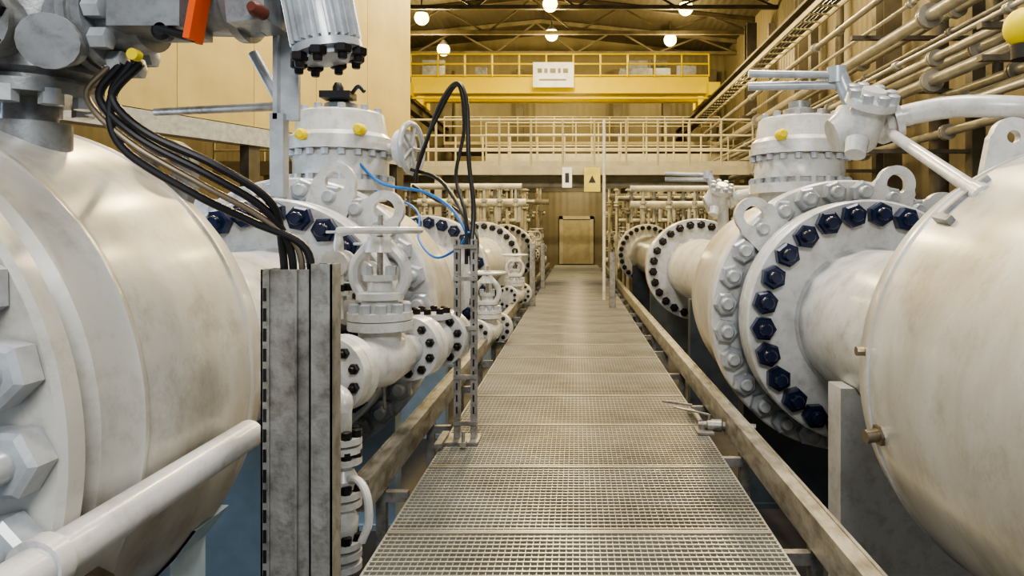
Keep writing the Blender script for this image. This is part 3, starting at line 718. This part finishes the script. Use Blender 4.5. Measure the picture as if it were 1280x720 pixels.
# ---------------------------------------------------------------- right pipe rack
rack=[(4.5,EYE+2.75,.10),(4.75,EYE+2.3,.07),(4.6,EYE+1.95,.09),(4.95,EYE+1.7,.06),(5.3,EYE+3.1,.08),(5.5,EYE+2.5,.10),(5.6,EYE+2.05,.08),(4.3,EYE+3.3,.05),(5.2,EYE+1.4,.07),(4.9,EYE+3.75,.06),(4.25,EYE+2.2,.035),(4.35,EYE+1.45,.05),(5.1,EYE+2.72,.04),(4.4,EYE+3.0,.035)]
for x,z,r in rack:
    e=empty("rack_pipe",(x,14,z),"long silvery-cream pipe running on the side rack","pipe",group="side rack pipes")
    B().cyl((x,4.5,z),(x,24,z),r*.85,seg=16).part("pipe",'pipe',e)
    b=B()
    for y in(6.4,9.0,12.3,17.5): b.rev([(0,r*1.6),(.04,r*1.6),(.041,r*1.1),(.06,r*1.1),(.061,r*1.6),(.1,r*1.6)],(x,y+random.random()*1.2,z),(0,1,0),16)
    b.parts("coupling",'pipe',e)
for y in(7.5,11,14.5,18.5,22.5):
    e=empty("pipe_rack_frame",(5.2,y,FLOOR),"brown steel frame carrying side rack pipes","pipe rack",group="pipe rack frames")
    B().box((6.0,y-.1,FLOOR),(6.2,y+.1,8)).part("column",'struct',e)
    b=B()
    for z in(EYE+1.2,EYE+1.78,EYE+2.12,EYE+2.93): b.box((4.2,y-.05,z-.0),(6.0,y+.05,z+.06))
    b.parts("cross_arm",'struct',e)
e=empty("cable_tray",(4.45,12,EYE+4.2),"cream ladder cable tray below crane runway","cable tray")
b=B(); b.box((4.3,6,EYE+4.05),(4.33,26,EYE+4.15)).box((4.75,6,EYE+4.05),(4.78,26,EYE+4.15)); b.parts("side_rail",'rail',e)
b=B()
for i in range(40): b.box((4.33,6+i*.5,EYE+4.08),(4.75,6.06+i*.5,EYE+4.11))
b.parts("rung",'rail',e)
for k in range(4):
    B().tube([(4.40+k*.08,6,EYE+4.14),(4.42+k*.08,12,EYE+4.13),(4.39+k*.08,18,EYE+4.14),(4.41+k*.08,26,EYE+4.13)],.022,8,6).top("cable",'black',"black cable lying along the ladder tray","cable",group="tray cables")
for x,y,r in((5.9,9.0,.12),(5.8,9.9,.07),(6.3,12.5,.16),(6.0,16.4,.1)):
    B().cyl((x,y,FLOOR),(x,y,8.5),r,seg=20).top("vertical_pipe",'struct',"dark brown vertical pipe against side wall","pipe",group="wall riser pipes")
e=empty("beacon_lamp",(3.15,5.0,EYE+1.2),"yellow round beacon on a thin bracket","beacon")
B().sphere((3.12,5.0,EYE+1.42),.14).part("lens",'yellow',e)
B().cyl((3.12,5,EYE+1.2),(3.12,5,EYE+1.3),.09).cyl((3.12,5,EYE+1.22),(4.75,5,EYE+1.22),.03).cyl((4.75,5,FLOOR),(4.75,5,EYE+1.6),.05).part("bracket",'dark',e)
# ---------------------------------------------------------------- left enclosure
p0=Vector((-4.05,17.6,0)); p1=Vector((-9.6,5.2,0)); d=(p1-p0).normalized(); L=(p1-p0).length
def wallbox(name,m,label,cat,s0,s1,z0,z1,t0,t1):
    me=B().box((s0,t0,z0),(s1,t1,z1)).mesh(name,m,(s0,t0,z0))
    o=bpy.data.objects.new(name,me); COL.objects.link(o)
    o.matrix_world=Matrix.Translation(p0+d*s0+Vector((-d.y,d.x,0))*t0+Vector((0,0,z0))) @ Matrix.Rotation(math.atan2(d.y,d.x),4,'Z')
    o["label"]=label; o["category"]=cat
    return o
s=0.0
while s<L-.1:
    o=wallbox("enclosure_panel",'encl',"tall smooth cream-yellow metal enclosure panel","wall panel",s,min(s+1.55,L),EYE+1.95,9.6,0,-.12); o["group"]="enclosure panels"
    s+=1.56
wallbox("enclosure_beam",'greylight',"pale grey beam below the enclosure panels","beam",0,L,EYE+1.6,EYE+1.93,.02,-.3)
for s in(.2,4.5,9):
    wallbox("enclosure_column",'struct',"brown steel column supporting the enclosure","column",s,s+.25,FLOOR,EYE+1.6,-.05,-.28)
# ---------------------------------------------------------------- background manifolds
def manifold(x,y,seed,hmax=3.0,nv=4,dx=.5):
    rnd=random.Random(seed)
    e=empty("pipe_manifold",(x,y,FLOOR),"cream process pipe manifold with risers and small valves","pipework",group="background manifolds")
    W=dx*(nv-1)
    B().cyl((x-.3,y,.3),(x+W+.3,y,.3),.13,seg=14).rev([(-.36,.2),(-.30,.2)],(x,y,.3),(1,0,0),18).rev([(W+.3,.2),(W+.36,.2)],(x,y,.3),(1,0,0),18).part("header",'bgpipe',e)
    B().cyl((x-.3,y+.2,hmax-1.3),(x+W+.3,y+.2,hmax-1.3),.08,seg=12).part("header",'bgpipe',e)
    for k in range(nv):
        xx=x+k*dx+(rnd.random()-.5)*.15; r=rnd.choice((.04,.06,.09)); top=hmax-rnd.random()*1.3
        b=B(); b.cyl((xx,y,FLOOR),(xx,y,top),r,seg=12)
        for z in(.55+rnd.random()*.3,1.1+rnd.random()*.3,top-.5):
            b.rev([(0,r*2.1),(.05,r*2.1),(.051,r*1.2),(.09,r*1.2),(.091,r*2.1),(.14,r*2.1)],(xx,y,z),(0,0,1),16)
        z=.9+rnd.random()*.7; b.sphere((xx,y,z),r*2,12).cyl((xx,y,z),(xx,y-.35,z),.025,seg=8)
        b.tube([(xx,y,top),(xx,y-.02,top+.08),(xx,y+.2,top+.12),(xx,y+.5,top+.1)],r,10,4)
        b.part("riser",'bgpipe',e)
        B().torus((xx,y-.35,z),(0,1,0),.14,.02,20,6).cyl((xx-.14,y-.35,z),(xx+.14,y-.35,z),.012,seg=6).cyl((xx,y-.35,z-.14),(xx,y-.35,z+.14),.012,seg=6).part("handwheel",'greylight',e)
sd=1
for y,xs,h in((15.5,(3.6,),2.6),(19.6,(-5.2,3.8),2.8),(22.6,(-5.4,3.7),3.0),(25.0,(-3.4,1.8),3.2),(27.5,(-5.9,-3.4,1.8,4.2),3.4),(30.2,(-5.6,-3.1,1.5,3.7),3.6),(12.5,(3.8,),2.1),(13.5,(-5.0,),2.4)):
    for x in xs:
        manifold(x,y,sd,h,4,.5); sd+=1
# ---------------------------------------------------------------- camera
cam=bpy.data.cameras.new("camera"); co=bpy.data.objects.new("camera",cam); COL.objects.link(co)
co.location=(0,0,EYE); co.rotation_euler=(math.radians(90),0,0)
cam.sensor_width=36; cam.lens=900/1280*36
cam.shift_x=-80/1280; cam.shift_y=-70/1280
cam.clip_start=.05
scene.camera=co
